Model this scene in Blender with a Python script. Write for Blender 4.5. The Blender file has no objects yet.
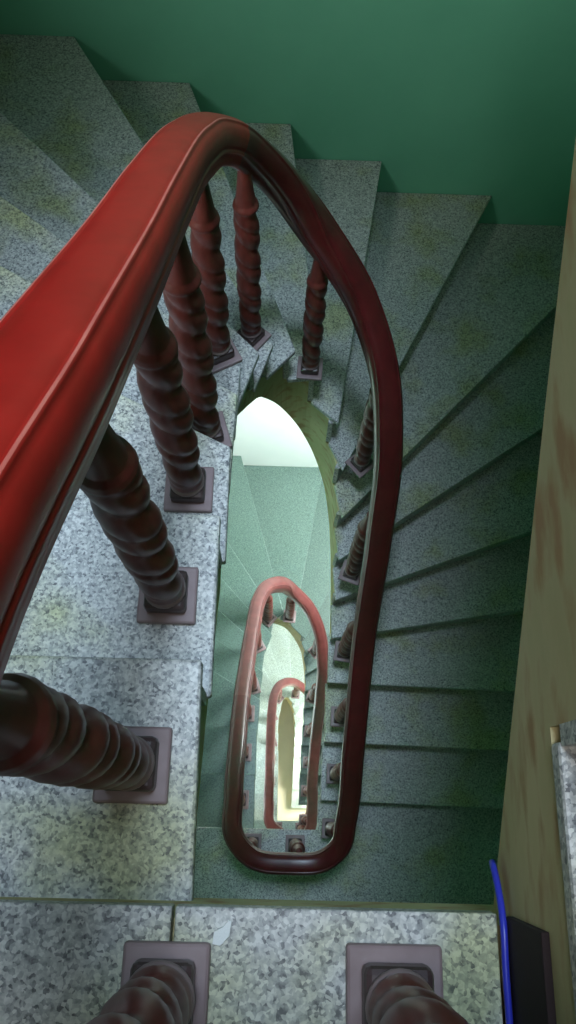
import bpy, bmesh, math, random
from mathutils import Vector, Matrix, noise
random.seed(7)
C = bpy.context.scene.collection
PI = math.pi

# ---------------------------------------------------------------- camera
cam_d = bpy.data.cameras.new('camera'); cam = bpy.data.objects.new('camera', cam_d); C.objects.link(cam)
R_ = Vector((0.99957217, 0.02256762, 0.01860608)); U_ = Vector((-0.0276382, 0.93695491, 0.3483556)); F_ = Vector((0.00957151, 0.3487208, -0.93717778))
M_ = Matrix.Identity(4)
for i in range(3):
    M_[i][0] = R_[i]; M_[i][1] = U_[i]; M_[i][2] = -F_[i]
M_.translation = Vector((0.0823, 0.0810, 0.7810))
cam.matrix_world = M_
cam_d.sensor_fit = 'VERTICAL'; cam_d.sensor_height = 36.0; cam_d.lens = 36.0*801.24/1024
cam_d.clip_start = 0.01; cam_d.clip_end = 100
bpy.context.scene.camera = cam

# ---------------------------------------------------------------- world, lights, exposure
scn = bpy.context.scene
scn.view_settings.view_transform = 'Standard'; scn.view_settings.look = 'None'
scn.view_settings.gamma = 1; scn.view_settings.use_curve_mapping = False
scn.view_settings.exposure = 0.0
w = bpy.data.worlds.new('world'); scn.world = w; w.use_nodes = True
w.node_tree.nodes['Background'].inputs[0].default_value = (0.55, 0.75, 0.85, 1)
w.node_tree.nodes['Background'].inputs[1].default_value = 0.35

def area(name, loc, target, sx, sy, power, col):
    d = bpy.data.lights.new(name, 'AREA'); d.shape = 'RECTANGLE'; d.size = sx; d.size_y = sy
    d.energy = power; d.color = col
    o = bpy.data.objects.new(name, d); C.objects.link(o); o.location = loc
    v = Vector(target)-Vector(loc)
    o.rotation_euler = v.to_track_quat('-Z', 'Y').to_euler()
    return o
# unseen lights added low over the landing and in storeys below; no windows built
near = area('landing_fill', (0.02, -0.06, 1.22), (-0.10, 0.25, 0.3), 0.24, 0.24, 3.3, (1.0, 0.95, 0.88))  # unseen lamp added close above the rail to light it, no fixture there
shaft = area('well_skylight', (0.10, 0.75, 3.2), (0.18, 0.75, 0.0), 0.6, 0.8, 8.5, (0.60, 0.80, 1.0)); shaft.data.spread = math.radians(38)
wl = area('far_wall_fill', (-1.08, 0.50, 0.35), (0.60, 2.45, -0.35), 0.7, 0.6, 8.0, (0.92, 1.0, 0.93)); wl.data.spread = math.radians(75)  # unseen fill added for the far green wall; left wall has no window
area('fill_light_second', (1.36, 1.75, -3.05), (-0.1, 2.1, -4.5), 0.8, 0.9, 130, (0.9, 1.0, 0.99))  # unseen fill added to whiten the wall behind the fanned treads
area('fill_light_third', (1.36, 1.2, -6.5), (0.0, 1.2, -8.0), 0.8, 0.9, 70, (0.97, 1.0, 0.97))  # unseen fill added to brighten the lowest stair
area('fill_light_left', (-1.06, 0.6, -6.3), (-0.2, 0.5, -7.3), 0.6, 0.6, 40, (0.85, 0.93, 1.0))  # unseen fill added to brighten the left side below
area('ground_light', (0.9, 0.4, -8.0), (0.2, 0.4, -9.4), 0.6, 0.6, 60, (1.0, 0.97, 0.85))

# ---------------------------------------------------------------- materials
def mat(name):
    m = bpy.data.materials.new(name); m.use_nodes = True
    nt = m.node_tree; b = nt.nodes['Principled BSDF']
    return m, nt, b
def N(nt, t, **k):
    n = nt.nodes.new(t)
    for a, v in k.items():
        if a.startswith('i_'):
            n.inputs[a[2:].replace('_', ' ')].default_value = v
        else: setattr(n, a, v)
    return n
def ramp(nt, fac, stops, interp='LINEAR'):
    r = nt.nodes.new('ShaderNodeValToRGB'); r.color_ramp.interpolation = interp
    e = r.color_ramp.elements
    while len(e) < len(stops): e.new(0.5)
    for x, (p, c) in zip(e, stops): x.position = p; x.color = (*c, 1)
    nt.links.new(fac, r.inputs[0]); return r
def mix(nt, fac, a, b, mode='MIX'):
    m = nt.nodes.new('ShaderNodeMix'); m.data_type = 'RGBA'; m.blend_type = mode
    for s, v in ((m.inputs[0], fac), (m.inputs[6], a), (m.inputs[7], b)):
        if isinstance(v, (float, int)): s.default_value = v
        elif isinstance(v, tuple): s.default_value = (*v, 1)
        else: nt.links.new(v, s)
    return m.outputs[2]
def geo_pos(nt):
    return nt.nodes.new('ShaderNodeNewGeometry').outputs['Position']

def granite(name, light=(0.56, 0.55, 0.53), mid=(0.36, 0.36, 0.36), dark=(0.13, 0.13, 0.14), tint=(0.33, 0.34, 0.17), tint_amt=0.8, rough=0.42):
    m, nt, b = mat(name); p = geo_pos(nt)
    v = N(nt, 'ShaderNodeTexVoronoi', feature='F1'); v.inputs['Scale'].default_value = 300
    wn = N(nt, 'ShaderNodeTexNoise'); wn.inputs['Scale'].default_value = 160; wn.inputs['Detail'].default_value = 2; nt.links.new(p, wn.inputs['Vector'])
    vs = N(nt, 'ShaderNodeVectorMath', operation='SCALE'); nt.links.new(wn.outputs['Color'], vs.inputs[0]); vs.inputs['Scale'].default_value = 0.005
    va = N(nt, 'ShaderNodeVectorMath', operation='ADD'); nt.links.new(p, va.inputs[0]); nt.links.new(vs.outputs[0], va.inputs[1])
    nt.links.new(va.outputs[0], v.inputs['Vector'])
    n2 = N(nt, 'ShaderNodeTexNoise'); n2.inputs['Scale'].default_value = 130; n2.inputs['Detail'].default_value = 3
    nt.links.new(p, n2.inputs['Vector'])
    sep = N(nt, 'ShaderNodeSeparateColor'); nt.links.new(v.outputs['Color'], sep.inputs[0])
    add = N(nt, 'ShaderNodeMath', operation='ADD'); nt.links.new(sep.outputs[0], add.inputs[0]); 
    mul = N(nt, 'ShaderNodeMath', operation='MULTIPLY'); nt.links.new(n2.outputs[0], mul.inputs[0]); mul.inputs[1].default_value = 1.6
    nt.links.new(mul.outputs[0], add.inputs[1])
    hal = N(nt, 'ShaderNodeMath', operation='MULTIPLY'); nt.links.new(add.outputs[0], hal.inputs[0]); hal.inputs[1].default_value = 0.5
    r = ramp(nt, hal.outputs[0], [(0.34, dark), (0.52, mid), (0.74, light), (0.9, tuple(min(1, x*1.25) for x in light))])
    n3 = N(nt, 'ShaderNodeTexNoise'); n3.inputs['Scale'].default_value = 5.5; n3.inputs['Detail'].default_value = 4
    nt.links.new(p, n3.inputs['Vector'])
    f = ramp(nt, n3.outputs[0], [(0.50, (0, 0, 0)), (0.68, (tint_amt,)*3)])
    tinted = mix(nt, 1.0, r.outputs[0], tuple(min(1, x*2.4) for x in tint), 'MULTIPLY')
    out = mix(nt, f.outputs[0], r.outputs[0], tinted)
    nt.links.new(out, b.inputs['Base Color'])
    b.inputs['Roughness'].default_value = rough
    return m
M_GRAN = granite('speckled_granite')
M_GRANL = granite('pale_green_granite', light=(0.50, 0.60, 0.55), mid=(0.36, 0.45, 0.41), dark=(0.2, 0.27, 0.25), tint_amt=0.1, rough=0.35)
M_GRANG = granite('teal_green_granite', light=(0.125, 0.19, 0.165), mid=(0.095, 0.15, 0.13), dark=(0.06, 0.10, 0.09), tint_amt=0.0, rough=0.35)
M_GRANP = granite('pinkish_granite_edge', light=(0.58, 0.50, 0.50), mid=(0.36, 0.31, 0.32), dark=(0.15, 0.12, 0.13), tint_amt=0.2)

def wood(name, c1, c2, rough=0.22, scale=(6, 6, 6)):
    m, nt, b = mat(name); p = geo_pos(nt)
    mp = N(nt, 'ShaderNodeMapping'); mp.inputs['Scale'].default_value = scale; nt.links.new(p, mp.inputs[0])
    n = N(nt, 'ShaderNodeTexNoise'); n.inputs['Scale'].default_value = 4; n.inputs['Detail'].default_value = 6
    nt.links.new(mp.outputs[0], n.inputs['Vector'])
    r = ramp(nt, n.outputs[0], [(0.3, c1), (0.7, c2)]); nt.links.new(r.outputs[0], b.inputs['Base Color'])
    b.inputs['Roughness'].default_value = rough
    b.inputs['Coat Weight'].default_value = 0.22 if rough < .36 else 0.1; b.inputs['Coat Roughness'].default_value = 0.12
    n2 = N(nt, 'ShaderNodeTexNoise'); n2.inputs['Scale'].default_value = 30; nt.links.new(p, n2.inputs['Vector'])
    bp = N(nt, 'ShaderNodeBump'); bp.inputs['Strength'].default_value = 0.06; nt.links.new(n2.outputs[0], bp.inputs['Height'])
    nt.links.new(bp.outputs[0], b.inputs['Normal'])
    return m
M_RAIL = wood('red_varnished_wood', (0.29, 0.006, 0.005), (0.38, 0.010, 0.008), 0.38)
M_BEADHI = wood('rail_bead_highlight', (0.50, 0.10, 0.08), (0.62, 0.17, 0.13), 0.38)  # lighter strip that paints the highlight line along the beads
M_RAILD = wood('shaded_maroon_rail_wood', (0.075, 0.008, 0.010), (0.12, 0.012, 0.014), 0.30)  # same rail wood, darkened to paint the shade on its descending side
M_RAILP = wood('sheen_rose_rail_wood', (0.13, 0.030, 0.030), (0.18, 0.048, 0.045), 0.30)  # same rail wood, paled to paint the sheen on its lower stretch
M_BAL = wood('dark_red_turned_wood', (0.10, 0.020, 0.016), (0.17, 0.034, 0.027), 0.42, (20, 20, 8))
M_BASE = wood('dusty_mauve_wood', (0.24, 0.16, 0.165), (0.34, 0.24, 0.245), 0.5)
M_BLOCK = wood('dark_block_wood', (0.045, 0.025, 0.025), (0.08, 0.045, 0.045), 0.4)

def plaster(name, c1, c2, stain=None, sc=3.0, stretch=(1, 1, 1)):
    m, nt, b = mat(name); p = geo_pos(nt)
    mp = N(nt, 'ShaderNodeMapping'); mp.inputs['Scale'].default_value = stretch; nt.links.new(p, mp.inputs[0])
    n = N(nt, 'ShaderNodeTexNoise'); n.inputs['Scale'].default_value = sc; n.inputs['Detail'].default_value = 7; n.inputs['Roughness'].default_value = 0.65
    nt.links.new(mp.outputs[0], n.inputs['Vector'])
    r = ramp(nt, n.outputs[0], [(0.35, c1), (0.65, c2)]); out = r.outputs[0]
    if stain:
        n2 = N(nt, 'ShaderNodeTexNoise'); n2.inputs['Scale'].default_value = sc*4; n2.inputs['Detail'].default_value = 5
        nt.links.new(mp.outputs[0], n2.inputs['Vector'])
        f = ramp(nt, n2.outputs[0], [(0.50, (0, 0, 0)), (0.66, (0.8,)*3)])
        out = mix(nt, f.outputs[0], out, stain)
    nt.links.new(out, b.inputs['Base Color']); b.inputs['Roughness'].default_value = 0.75
    bp = N(nt, 'ShaderNodeBump'); bp.inputs['Strength'].default_value = 0.15; bp.inputs['Distance'].default_value = 0.01
    nt.links.new(n.outputs[0], bp.inputs['Height']); nt.links.new(bp.outputs[0], b.inputs['Normal'])
    return m
M_GREEN = plaster('green_wall_paint', (0.18, 0.54, 0.37), (0.21, 0.59, 0.41), None, 1.5)
M_PALE = plaster('pale_wall_paint', (0.80, 0.86, 0.84), (0.86, 0.90, 0.88), None, 1.5)
M_BEIGE = plaster('stained_beige_plaster', (0.50, 0.44, 0.21), (0.66, 0.56, 0.31), (0.42, 0.22, 0.09), 6, (1, 0.45, 1.2))
M_CEIL = plaster('ceiling_paint', (0.7, 0.72, 0.7), (0.78, 0.8, 0.78), None, 1.5)
def plain(name, c, rough=0.5, emit=None, es=1):
    m, nt, b = mat(name); n = N(nt, 'ShaderNodeTexNoise'); n.inputs['Scale'].default_value = 20
    r = ramp(nt, n.outputs[0], [(0.3, tuple(x*0.9 for x in c)), (0.7, c)]); nt.links.new(r.outputs[0], b.inputs['Base Color'])
    b.inputs['Roughness'].default_value = rough
    if emit: b.inputs['Emission Color'].default_value = (*emit, 1); b.inputs['Emission Strength'].default_value = es
    return m
M_DARK = plain('dark_brown_skirting', (0.022, 0.009, 0.009), 0.85)
M_CABLE = plain('blue_cable_jacket', (0.04, 0.05, 0.55), 0.3)
M_PAPER = plain('white_paper', (0.95, 0.95, 0.93), 0.8)
M_CREAM = plain('cream_paint', (0.82, 0.76, 0.58), 0.6)
M_FRAME = plain('white_frame', (0.8, 0.8, 0.78), 0.4)
M_GREY = plain('grey_smudge', (0.25, 0.22, 0.24), 0.6)

# ---------------------------------------------------------------- helpers
def obj(name, bm, m, parent=None, smooth=False, bevel=0, **props):
    bmesh.ops.remove_doubles(bm, verts=bm.verts, dist=1e-6)
    bmesh.ops.recalc_face_normals(bm, faces=bm.faces)
    me = bpy.data.meshes.new(name); bm.to_mesh(me); bm.free()
    me.materials.append(m)
    if smooth:
        for p in me.polygons: p.use_smooth = True
    o = bpy.data.objects.new(name, me); C.objects.link(o)
    if parent: o.parent = parent; 
    if bevel:
        b = o.modifiers.new('bevel', 'BEVEL'); b.width = bevel; b.segments = 2; b.limit_method = 'ANGLE'; b.angle_limit = 0.6
    for k, v in props.items(): o[k] = v
    return o
def thing(name, label, cat, loc=(0, 0, 0), rz=0, group=None):
    o = bpy.data.objects.new(name, None); C.objects.link(o); o.location = loc; o.rotation_euler = (0, 0, rz)
    o.empty_display_size = 0.05
    o['label'] = label; o['category'] = cat
    if group: o['group'] = group
    return o
def prism(bm, poly, z0, z1):
    "poly: list of (x,y) or (x,y,z0,z1) corners"
    lo = []; hi = []
    for q in poly:
        a, b = (q[2], q[3]) if len(q) == 4 else (z0, z1)
        lo.append(bm.verts.new((q[0], q[1], a))); hi.append(bm.verts.new((q[0], q[1], b)))
    n = len(poly)
    bm.faces.new(hi); bm.faces.new(lo[::-1])
    for i in range(n):
        j = (i+1) % n; bm.faces.new((lo[i], lo[j], hi[j], hi[i]))
def box(bm, x0, x1, y0, y1, z0, z1):
    prism(bm, [(x0, y0), (x1, y0), (x1, y1), (x0, y1)], z0, z1)
def catmull(P, step):
    P = [Vector(p) for p in P]; out = []
    Q = [2*P[0]-P[1]]+P+[2*P[-1]-P[-2]]
    for i in range(1, len(Q)-2):
        a, b, c, d = Q[i-1:i+3]; n = max(2, int((c-b).length/step))
        # centripetal-like tangent limiting
        l1, l2, l3 = max((b-a).length, 1e-6), max((c-b).length, 1e-6), max((d-c).length, 1e-6)
        m1 = ((b-a)/l1*l2/(l1+l2)*1.0 + (c-b)/l2*l1/(l1+l2))*l2
        m2 = ((c-b)/l2*l3/(l2+l3) + (d-c)/l3*l2/(l2+l3))*l2
        for k in range(n):
            t = k/n; t2 = t*t; t3 = t2*t
            out.append((2*t3-3*t2+1)*b+(t3-2*t2+t)*m1+(-2*t3+3*t2)*c+(t3-t2)*m2)
    out.append(P[-1]); return out
def sweep(bm, path, section, up=Vector((0, 0, 1))):
    rings = []
    for i, p in enumerate(path):
        t = (path[min(i+1, len(path)-1)]-path[max(i-1, 0)]).normalized()
        s = t.cross(up).normalized(); u = s.cross(t).normalized()
        rings.append([bm.verts.new(p+s*a+u*b) for a, b in section])
    n = len(section)
    for i in range(len(rings)-1):
        for j in range(n):
            k = (j+1) % n; bm.faces.new((rings[i][j], rings[i][k], rings[i+1][k], rings[i+1][j]))
    bm.faces.new(rings[0][::-1]); bm.faces.new(rings[-1])
def tube(bm, path, r, n=10):
    sweep(bm, [Vector(p) for p in path], [(r*math.cos(2*PI*k/n), r*math.sin(2*PI*k/n)) for k in range(n)])

# ---------------------------------------------------------------- stair layout (metres; landing of the photographer at z = 0)
r = 0.165; FH = 19*r; XL, XR, YW, YB = -1.10, 1.42, 2.45, -1.5
# nosing lines: inner end (x, y), a second point further out
NOS = {0: ((0, 0), (-1, 0)), 1: ((-.005, .245), (-1, .245)), 2: ((-.006, .487), (-1, .50)), 3: ((-.008, .675), (-.44, .885)),
       4: ((-.012, .87), (-.48, 1.135)), 5: ((-.018, 1.03), (-.50, 1.395)), 6: ((.018, 1.17), (-.58, 1.77)), 7: ((.05, 1.30), (-.49, 2.20)),
       8: ((.115, 1.385), (-.28, 2.46)), 9: ((.20, 1.39), (.08, 2.46)), 10: ((.27, 1.31), (.44, 2.46)), 11: ((.30, 1.21), (.91, 2.45)),
       12: ((.31, 1.09), (1.16, 2.01)), 13: ((.312, .98), (1.09, 1.53)), 14: ((.31, .865), (1.07, 1.16)), 15: ((.308, .745), (1.07, .88)),
       16: ((.302, .59), (1.06, .575)), 17: ((.30, .36), (1.07, .345)), 18: ((.295, .125), (1.07, .11)), }
def T2(x, y):
    if y <= 0: return (x, y)
    return (x+(.035*min(1, max(0, (y-.5)/.6)) if x < .12 else 0), y*(1-.065*min(1, y/.8)))
NOS2 = {k: (T2(*a), b) for k, (a, b) in NOS.items()}
NOS2[8] = (T2(.09, 1.40), (-.21, 2.45)); NOS2[9] = (T2(.20, 1.39), (.395, 2.45)); NOS2[7] = (T2(.03, 1.35), (-.28, 1.77)); NOS2[10] = (T2(.28, 1.29), (.88, 2.45))
NOS2[11] = (T2(.30, 1.20), (1.30, 2.10)); NOS2[12] = (T2(.31, 1.09), (1.30, 1.62)); NOS2[13] = (T2(.312, .98), (1.30, 1.30)); NOS2[14] = (T2(.31, .865), (1.3, 1.08)); NOS2[15] = (T2(.308, .745), (1.3, .80))

def to_wall(I, D):
    ts = []
    for lim, i, d in ((XL+.001, I[0], D[0]), (XR-.001, I[0], D[0]), (YW-.001, I[1], D[1])):
        if abs(d) > 1e-6 and (lim-i)/d > 0: ts.append((lim-i)/d)
    t = min(ts); return (I[0]+D[0]*t, I[1]+D[1]*t)
def line(nos, k, back, inset):
    "end points of nosing line k moved back towards the upper tread and inset from the well"
    I, O = nos[k]; d = Vector((O[0]-I[0], O[1]-I[1])).normalized()
    n = Vector((-d.y, d.x))          # towards the upper side (smaller k)
    a = Vector(I)+n*back+d*inset
    return (a.x, a.y), to_wall((a.x, a.y), d)
def wall_between(a, b):
    "room corners between two wall hits, going down the stair (left wall, far wall, right wall)"
    pts = []
    if abs(a[0]-XL) < .0015 and abs(b[1]-YW) < .0015: pts.append((XL+.001, YW-.001))
    if abs(a[1]-YW) < .0015 and abs(b[0]-XR) < .0015: pts.append((XR-.001, YW-.001))
    return pts
TT = 0.022
def stair_flight(label, nos, z0, ks, gran, group=None, lift=0, body=M_BEIGE):
    t = thing('stair_flight', label, 'stairs', (0, 0, 0), 0, group)
    bb = bmesh.new()
    for k in ks:
        z = z0-k*r
        i0, o0 = line(nos, k-1, 0.022, 0.0); i1, o1 = line(nos, k, 0.0, 0.0)
        # tread: outer wall side first, then back along the well
        poly = [i0, o0]+wall_between(o0, o1)+[o1, i1]
        bm = bmesh.new(); prism(bm, poly, z-TT, z)
        obj('tread', bm, gran, t, bevel=0.004)
        # riser that carries this tread's nosing
        i2, o2 = line(nos, k, 0.018, 0.006); i3, o3 = line(nos, k, 0.034, 0.006)
        if k < 18 or True:
            bm = bmesh.new(); prism(bm, [i3, o3]+wall_between(o3, o2)+[o2, i2], z-r, z-TT)
            obj('riser', bm, gran, t)
        # structure under it, soffit sloping
        a0, b0 = line(nos, k-1, 0.034, 0.016); a1, b1 = line(nos, k, 0.034, 0.016)
        s0 = z+r-0.30; s1 = z-0.30
        top = z-TT-0.0005
        di = lambda q: {5: .26, 6: .26, 7: .30, 8: .38, 9: .46, 10: .49, 11: .48, 12: .44, 13: .38, 14: .33}.get(q, .30)
        e0 = min(z+r-di(k-1), top-.02); e1 = z-di(k)
        poly = [(a0[0], a0[1], e0, top), (b0[0], b0[1], min(s0, top-.02), top)]
        for c in wall_between(b0, b1): poly.append((c[0], c[1], (s0+s1)/2, top))
        poly += [(b1[0], b1[1], s1, top), (a1[0], a1[1], e1, top)]
        if 4 <= k <= 15:       # smooth curved inner face
            g = lambda q: Vector(line(nos, q, 0.034, 0.016)[0])
            A, B, Cc, D = g(k-2), g(k-1), g(k), g(k+1)
            for tt in (.8, .6, .4, .2):
                p = .5*((2*B)+(Cc-A)*tt+(2*A-5*B+4*Cc-D)*tt*tt+(-A+3*B-3*Cc+D)*tt**3)
                poly.append((p.x, p.y, e0+(e1-e0)*tt, top))
        prism(bb, poly, 0, 0)
    obj('stair_body', bb, body, t)
    return t

# ---------------------------------------------------------------- setting: walls, floors
def quad_wall(name, x0, x1, y0, y1, z0, z1, m, holes=()):
    bm = bmesh.new(); box(bm, x0, x1, y0, y1, z0, z1)
    return obj(name, bm, m, None, kind='structure')
Z0 = -3*FH
quad_wall('wall_far', XL, XR, YW, YW+.15, -FH+.3, 3.3, M_GREEN)
quad_wall('wall_far.001', XL, XR, YW, YW+.15, Z0-.1, -FH+.3, M_PALE)
quad_wall('wall_right', XR, XR+.15, YB, YW, -FH+.3, 3.3, M_GREEN)
quad_wall('wall_right.001', XR, XR+.15, YB, YW, Z0-.1, -FH+.3, M_PALE)
quad_wall('wall_back', XL, XR, YB-.15, YB, Z0-.1, 3.3, M_GREEN)
quad_wall('wall_left', XL-.15, XL, YB, YW, -FH+.3, 3.3, M_GREEN)
quad_wall('wall_left.001', XL-.15, XL, YB, YW, Z0-.1, -FH+.3, M_PALE)
bm = bmesh.new(); box(bm, XL, XR, YB, YW, 3.3, 3.42); obj('ceiling', bm, M_CEIL, kind='structure')

DX3 = 0.13
# landing at the photographer's feet
bm = bmesh.new(); box(bm, XL, -0.003, YB, 0.0, -TT, 0); box(bm, 0.0, 0.2825, YB, 0.0, -TT, 0)
box(bm, 0.2825, XR, YB, -0.16, -TT, 0)
fl = obj('floor', bm, M_GRAN, bevel=0.0015, kind='structure')
bm = bmesh.new(); box(bm, XL, XR, YB, -0.012, -0.20, -TT-.0005); obj('landing_slab', bm, M_BEIGE, fl)
for s in (1, 2):
    z = -s*FH
    bm = bmesh.new(); q = DX3 if s == 2 else 0
    prism(bm, [(XL, YB), (XR, YB), (XR, .125), (.292+q, .150), (.292+q, 0), (XL, 0)], z-TT, z)
    fo = obj('floor', bm, M_GRAN if s == 1 else M_GRANL, bevel=0.003, kind='structure')
    bm = bmesh.new(); prism(bm, [(XL, YB), (XR, YB), (XR, .12), (.307+q, .145), (.307+q, -.012), (XL, -.012)], z-0.2, z-TT-.0005)
    obj('landing_slab', bm, M_BEIGE, fo)
bm = bmesh.new(); box(bm, XL, XR, YB, YW, Z0-.1, Z0); obj('floor', bm, M_CREAM, kind='structure')

# ---------------------------------------------------------------- stairs
stair_flight('dark speckled granite stair winding down from the near landing along the green wall', NOS, 0, range(1, 19), M_GRAN)
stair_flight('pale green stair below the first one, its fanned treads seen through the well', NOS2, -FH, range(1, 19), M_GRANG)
SY3 = 0.86
NOS3 = {k: ((a[0]*.6+DX3, a[1]*SY3), (b[0]+DX3, b[1]*SY3)) for k, (a, b) in NOS.items()}
NOS3[0] = ((DX3, 0), (-1, 0))
stair_flight('lowest pale stair at the bottom of the well under the pink handrail', NOS3, -2*FH, range(1, 19), M_GRANL)

# flight going up on the right: treads m = 1.. at z = m r
up = thing('stair_flight', 'granite stair going up on the right with its stained beige side', 'stairs')
UPN = {m: NOS[19-m] for m in range(1, 12)}
ups = {1: ((.290, -.13), (1.07, -.13)), 2: ((.290, .112), (1.07, .12))}
for m in range(3, 12): ups[m] = ((.290 if m < 9 else NOS[20-m][0][0], NOS[20-m][0][1]), NOS[20-m][1])
bb = bmesh.new()
FX = 0.295
for m in range(1, 9):
    z = m*r
    nosf = {0: ups[m+1], 1: ups[m]}
    i0, o0 = line(nosf, 0, 0.022, .005); i1, o1 = line(nosf, 1, 0, .005)
    bm = bmesh.new(); prism(bm, [i0, o0]+wall_between(o0, o1)+[o1, i1], z-TT, z); obj('tread', bm, M_GRAN, up, bevel=.004)
    i2, o2 = line(nosf, 1, 0.018, 0.0065); i3, o3 = line(nosf, 1, 0.034, 0.0065)
    bm = bmesh.new(); prism(bm, [i3, o3, o2, i2], z-r, z-TT); obj('riser', bm, M_GRAN, up)
    a0, b0 = line(nosf, 0, .034, .007); a1, b1 = line(nosf, 1, .034, .007)
    top = z-TT-.0005
    s0 = max(z+r-.30, 0) if m < 2 else z+r-.30; s1 = z-.30
    if m == 1: s0 = 0.03; s1 = -0.13
    poly = [(a0[0], a0[1], s0, top), (b0[0], b0[1], s0, top)]
    for c in wall_between(b0, b1): poly.append((c[0], c[1], (s0+s1)/2, top))
    poly += [(b1[0], b1[1], s1, top), (a1[0], a1[1], s1, top)]
    prism(bb, poly, 0, 0)
obj('stair_body', bb, M_BEIGE, up)
bm = bmesh.new(); box(bm, .2905, .2975, -.16, -.002, 0.0, .098); obj('skirting_board', bm, M_DARK, up, bevel=.001)

# ---------------------------------------------------------------- handrails
SEC_H = [(0, .0325), (.012, .032), (.021, .0305), (.0260, .0275), (.0272, .0260), (.0290, .0282), (.0312, .0275), (.0322, .0250), (.0318, .0228), (.0350, .0200),
         (.0385, .0120), (.0400, .0010), (.0395, -.0120), (.0375, -.0195), (.0360, -.0210), (.0378, -.0235), (.0384, -.0262), (.0368, -.0285), (.0345, -.0295),
         (.0345, -.0390), (.0330, -.0490), (.0270, -.0520), (0, -.0525)]
SECT = SEC_H+[(-a, b) for a, b in SEC_H[-2:0:-1]]
RP = [(.36, .05, .72), (.345, -.03, .66), (.29, -.09, .635), (.155, -.108, .62), (.01, -.09, .60), (-.055, -.03, .57), (-.075, .13, .47), (-.076, .36, .305),
      (-.077, .58, .145), (-.077, .77, .015), (-.073, 1.05, -.19), (-.058, 1.22, -.335), (-.02, 1.34, -.47), (.06, 1.42, -.64), (.17, 1.435, -.85), (.28, 1.36, -1.0),
      (.355, 1.22, -1.13), (.385, 1.05, -1.28), (.387, .87, -1.54), (.38, .62, -1.95), (.367, .28, -2.20), (.36, .05, -2.42)]
TAIL = [(.34, -.045, -2.475), (.285, -.092, -2.50), (.155, -.108, -2.515)]
PATH = catmull(RP+TAIL, .02)
UPTAIL = [(.37, .28, .93)]
ALL = UPTAIL+RP+TAIL
ALL = [Vector(p) for p in ALL]
L2 = [Vector((*T2(p[0], p[1]), p[2]-FH)) for p in RP[4:]]
L2[-1].x += .02
TL3 = [Vector((.37, -.045, -2.475-FH)), Vector((.34, -.092, -2.50-FH)), Vector((.27, -.108, -2.515-FH))]
L3 = [Vector((p[0]+DX3, p[1]*SY3, p[2]-2*FH)) for p in RP[4:]+TAIL]
bm = bmesh.new(); HP = catmull(ALL+L2+TL3+L3, .02); sweep(bm, HP, SECT)
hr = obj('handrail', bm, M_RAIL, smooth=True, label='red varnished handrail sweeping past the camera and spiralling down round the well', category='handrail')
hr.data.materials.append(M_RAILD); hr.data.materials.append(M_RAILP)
# light along the rail put into its colour: lit red, shaded maroon, glossy rose
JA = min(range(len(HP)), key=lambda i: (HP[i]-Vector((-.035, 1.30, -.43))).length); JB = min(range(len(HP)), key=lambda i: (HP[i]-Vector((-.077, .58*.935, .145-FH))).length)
hr.data.materials.append(M_BEADHI)
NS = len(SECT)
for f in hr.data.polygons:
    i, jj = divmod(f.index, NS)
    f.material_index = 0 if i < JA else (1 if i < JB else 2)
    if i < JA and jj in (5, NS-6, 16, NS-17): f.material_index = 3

def rail_under(x, y, zlo):
    best = None
    for p in PATH:
        if p.z < zlo: continue
        d = (p.x-x)**2+(p.y-y)**2
        if best is None or d < best[0]: best = (d, p.z)
    return best[1]-.049

# ---------------------------------------------------------------- balusters
def shaft_bm(h0, h1, rr=0.0275):
    "barley-twist shaft with a plain waist at the foot and a slender tapering neck below the rail"
    bm = bmesh.new(); rings = []; n = 22
    L = h1-h0; tw0 = 0.020; tw1 = L-min(.13, L*.24)
    pitch = .124; nz = int(L/.0042)
    for i in range(nz+1):
        z = L*i/nz
        if z < tw0: base = rr*(0.93+.10*math.sin(PI*z/tw0)); amp = 0
        elif z < tw1:
            s = (z-tw0)/(tw1-tw0); base = rr*(0.96+.12*math.sin(PI*s)); amp = min(1, (z-tw0)/.012, (tw1-z)/.012)
        else:
            s = (z-tw1)/(L-tw1)
            base = rr*(.98-.55*s**.7) if s > .12 else rr*(1.10-.12*s/.12); amp = 0
        ring = []
        for j in range(n):
            a = 2*PI*j/n
            ph = 2*(a/(2*PI)+z/pitch) % 1.0
            f = abs(math.sin(PI*ph))**.6
            rad = base*(1-amp*.24*(1-f)+amp*.05)
            # the axis itself winds slightly, like a rope
            ox = amp*.0022*math.cos(2*PI*z/pitch); oy = -amp*.0022*math.sin(2*PI*z/pitch)
            ring.append(bm.verts.new((ox+rad*math.cos(a), oy+rad*math.sin(a), h0+z)))
        rings.append(ring)
    for i in range(nz):
        for j in range(n):
            k = (j+1) % n; bm.faces.new((rings[i][j], rings[i][k], rings[i+1][k], rings[i+1][j]))
    bm.faces.new(rings[0][::-1]); bm.faces.new(rings[-1])
    return bm
def sq(bm, a, z0, z1): box(bm, -a, a, -a, a, z0, z1)
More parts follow.
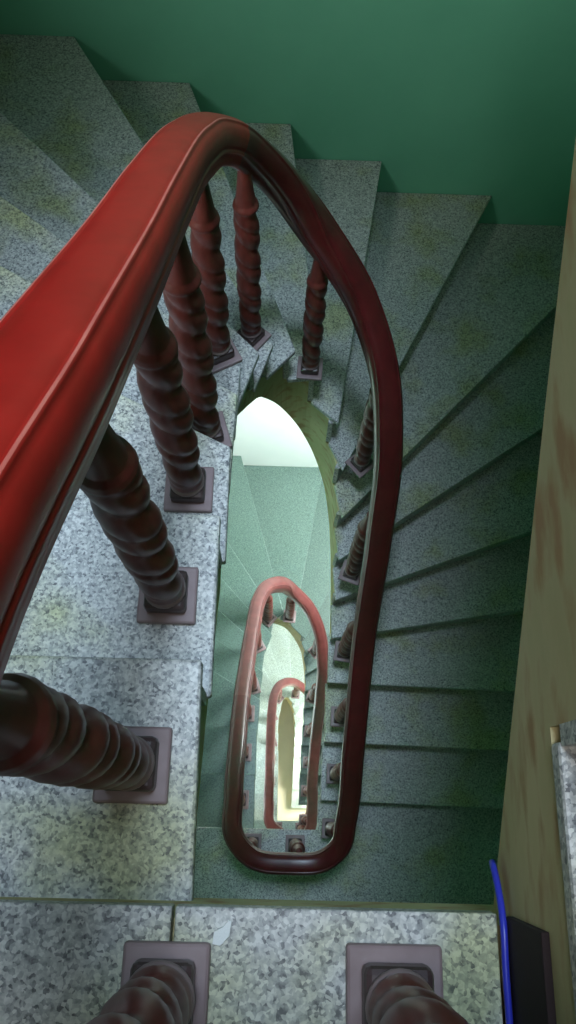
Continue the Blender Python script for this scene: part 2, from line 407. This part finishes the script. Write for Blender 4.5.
def baluster(x, y, zb, top, rz, label, group, a=.043):
    t = thing('baluster', label, 'baluster', (x, y, zb), rz, group)
    bm = bmesh.new(); sq(bm, a, 0, .012); obj('base_plate', bm, M_BASE, t, bevel=.003)
    bm = bmesh.new(); sq(bm, a*.70, .012, .040); obj('base_block', bm, M_BLOCK, t, bevel=.006)
    bm = bmesh.new()
    sec = [(.0, .040), (.0275, .040), (.0290, .043), (.0285, .047), (.026, .050), (0, .050)]
    n = 24; rings = [[bm.verts.new((rad*math.cos(2*PI*j/n), rad*math.sin(2*PI*j/n), z)) for j in range(n)] for rad, z in sec[1:-1]]
    for i in range(len(rings)-1):
        for j in range(n): bm.faces.new((rings[i][j], rings[i][(j+1) % n], rings[i+1][(j+1) % n], rings[i+1][j]))
    bm.faces.new(rings[0][::-1]); bm.faces.new(rings[-1])
    obj('collar', bm, M_BASE, t, smooth=True)
    obj('shaft', shaft_bm(.050, top-zb), M_BAL, t, smooth=True)
    return t
# (x, y, level in risers below landing, turn, label)
B = [(-.004, -.064, 0, 0, 'twisted red-brown baluster on the landing beside the white paper chip'),
     (.190, -.066, 0, 0, 'twisted brown baluster on the landing nearest the blue cable'),
     (-.074, .125, 1, 0, 'thick red twisted baluster leaning in from the left edge on the first step down'),
     (-.073, .362, 2, 0, 'twisted brown baluster on the second step, below the red rail'),
     (-.074, .590, 3, 0, 'twisted dark baluster on the third step down from the landing'),
     (-.066, .775, 4, .3, 'dark twisted baluster on the fourth step, half behind its nearer neighbour'),
     (-.068, 1.060, 5, .5, 'dark twisted baluster under the peak of the red rail'),
     (-.012, 1.318, 7, .9, 'near-black slender baluster, left of the two standing free at the bend'),
     (.165, 1.418, 9, 1.5, 'near-black slender baluster, right of the two standing free at the bend'),
     (.362, 1.235, 11, 2.3, 'dark baluster leaning beside the inner edge of the right-hand rail'),
     (.358, .93, 13, 2.8, 'baluster foot beside the dark rail, next one below the leaning baluster'),
     (.358, .69, 15, 3.0, 'baluster foot left of the dark rail near the top of the pale arch'),
     (.356, .45, 16, 3.1, 'third-lowest baluster foot along the right-hand dark rail'),
     (.350, .23, 17, 3.1, 'second-lowest baluster foot along the right-hand dark rail'),
     (.342, .01, 18, 3.1, 'lowest baluster foot on the right just above the dark bend'),
     ]
G = ['twisted balusters of the first flight', 'twisted balusters of the second storey', 'twisted balusters of the lowest flight']
for x, y, k, rz, lab in B:
    zb = -k*r; top = rail_under(x, y, zb+.35)
    baluster(x, y, zb, top, rz, lab, G[0], .037 if k == 0 and x < 0 else .041)
names = ['first', 'second', 'third', 'fourth', 'fifth', 'sixth', 'seventh', 'eighth', 'ninth', 'tenth', 'eleventh', 'twelfth', 'thirteenth', 'fourteenth', 'fifteenth']
for s in (1, 2):
    for i, (x, y, k, rz, lab) in enumerate(B):
        zb = -k*r; top = rail_under(x, y, zb+.35)
        where = 'on the second storey rail' if s == 1 else 'deepest in the well'
        if i < 2: lab2 = ('left' if i == 0 else 'right')+' of two balusters in the near rail bend '+('of the second storey' if s == 1 else 'deepest in the well')
        else: lab2 = names[i-2]+' baluster down the steps from the near bend, '+where
        if s == 1 and i == 1: lab2 = 'small baluster foot inside the dark rail bend beside the bright well'
        if s == 1: x, y = T2(x, y)
        if s == 2: x += DX3; y *= SY3
        baluster(x, y, zb-s*FH, top-s*FH, rz, lab2, G[s])

# ---------------------------------------------------------------- small things
bm = bmesh.new()
tube(bm, catmull([(.2900, .040, -.035), (.2895, .030, -.024), (.2885, .018, -.012), (.2875, -.006, .001), (.2862, -.045, .0045), (.2865, -.085, .005), (.284, -.20, .0045), (.27, -.5, .0045)], .006), .0032, 10)
obj('cable', bm, M_CABLE, smooth=True, label='blue cable along the right edge of the landing dropping into the well', category='cable')
bm = bmesh.new()
prism(bm, [(.034, -.0285), (.041, -.0300), (.0485, -.022), (.0500, -.011), (.0470, -.0095), (.0425, -.015), (.0350, -.0185)], .0004, .0050)
obj('paper_scrap', bm, M_PAPER, bevel=.0006, label='tiny white torn paper scrap on the landing beside the left baluster', category='paper')
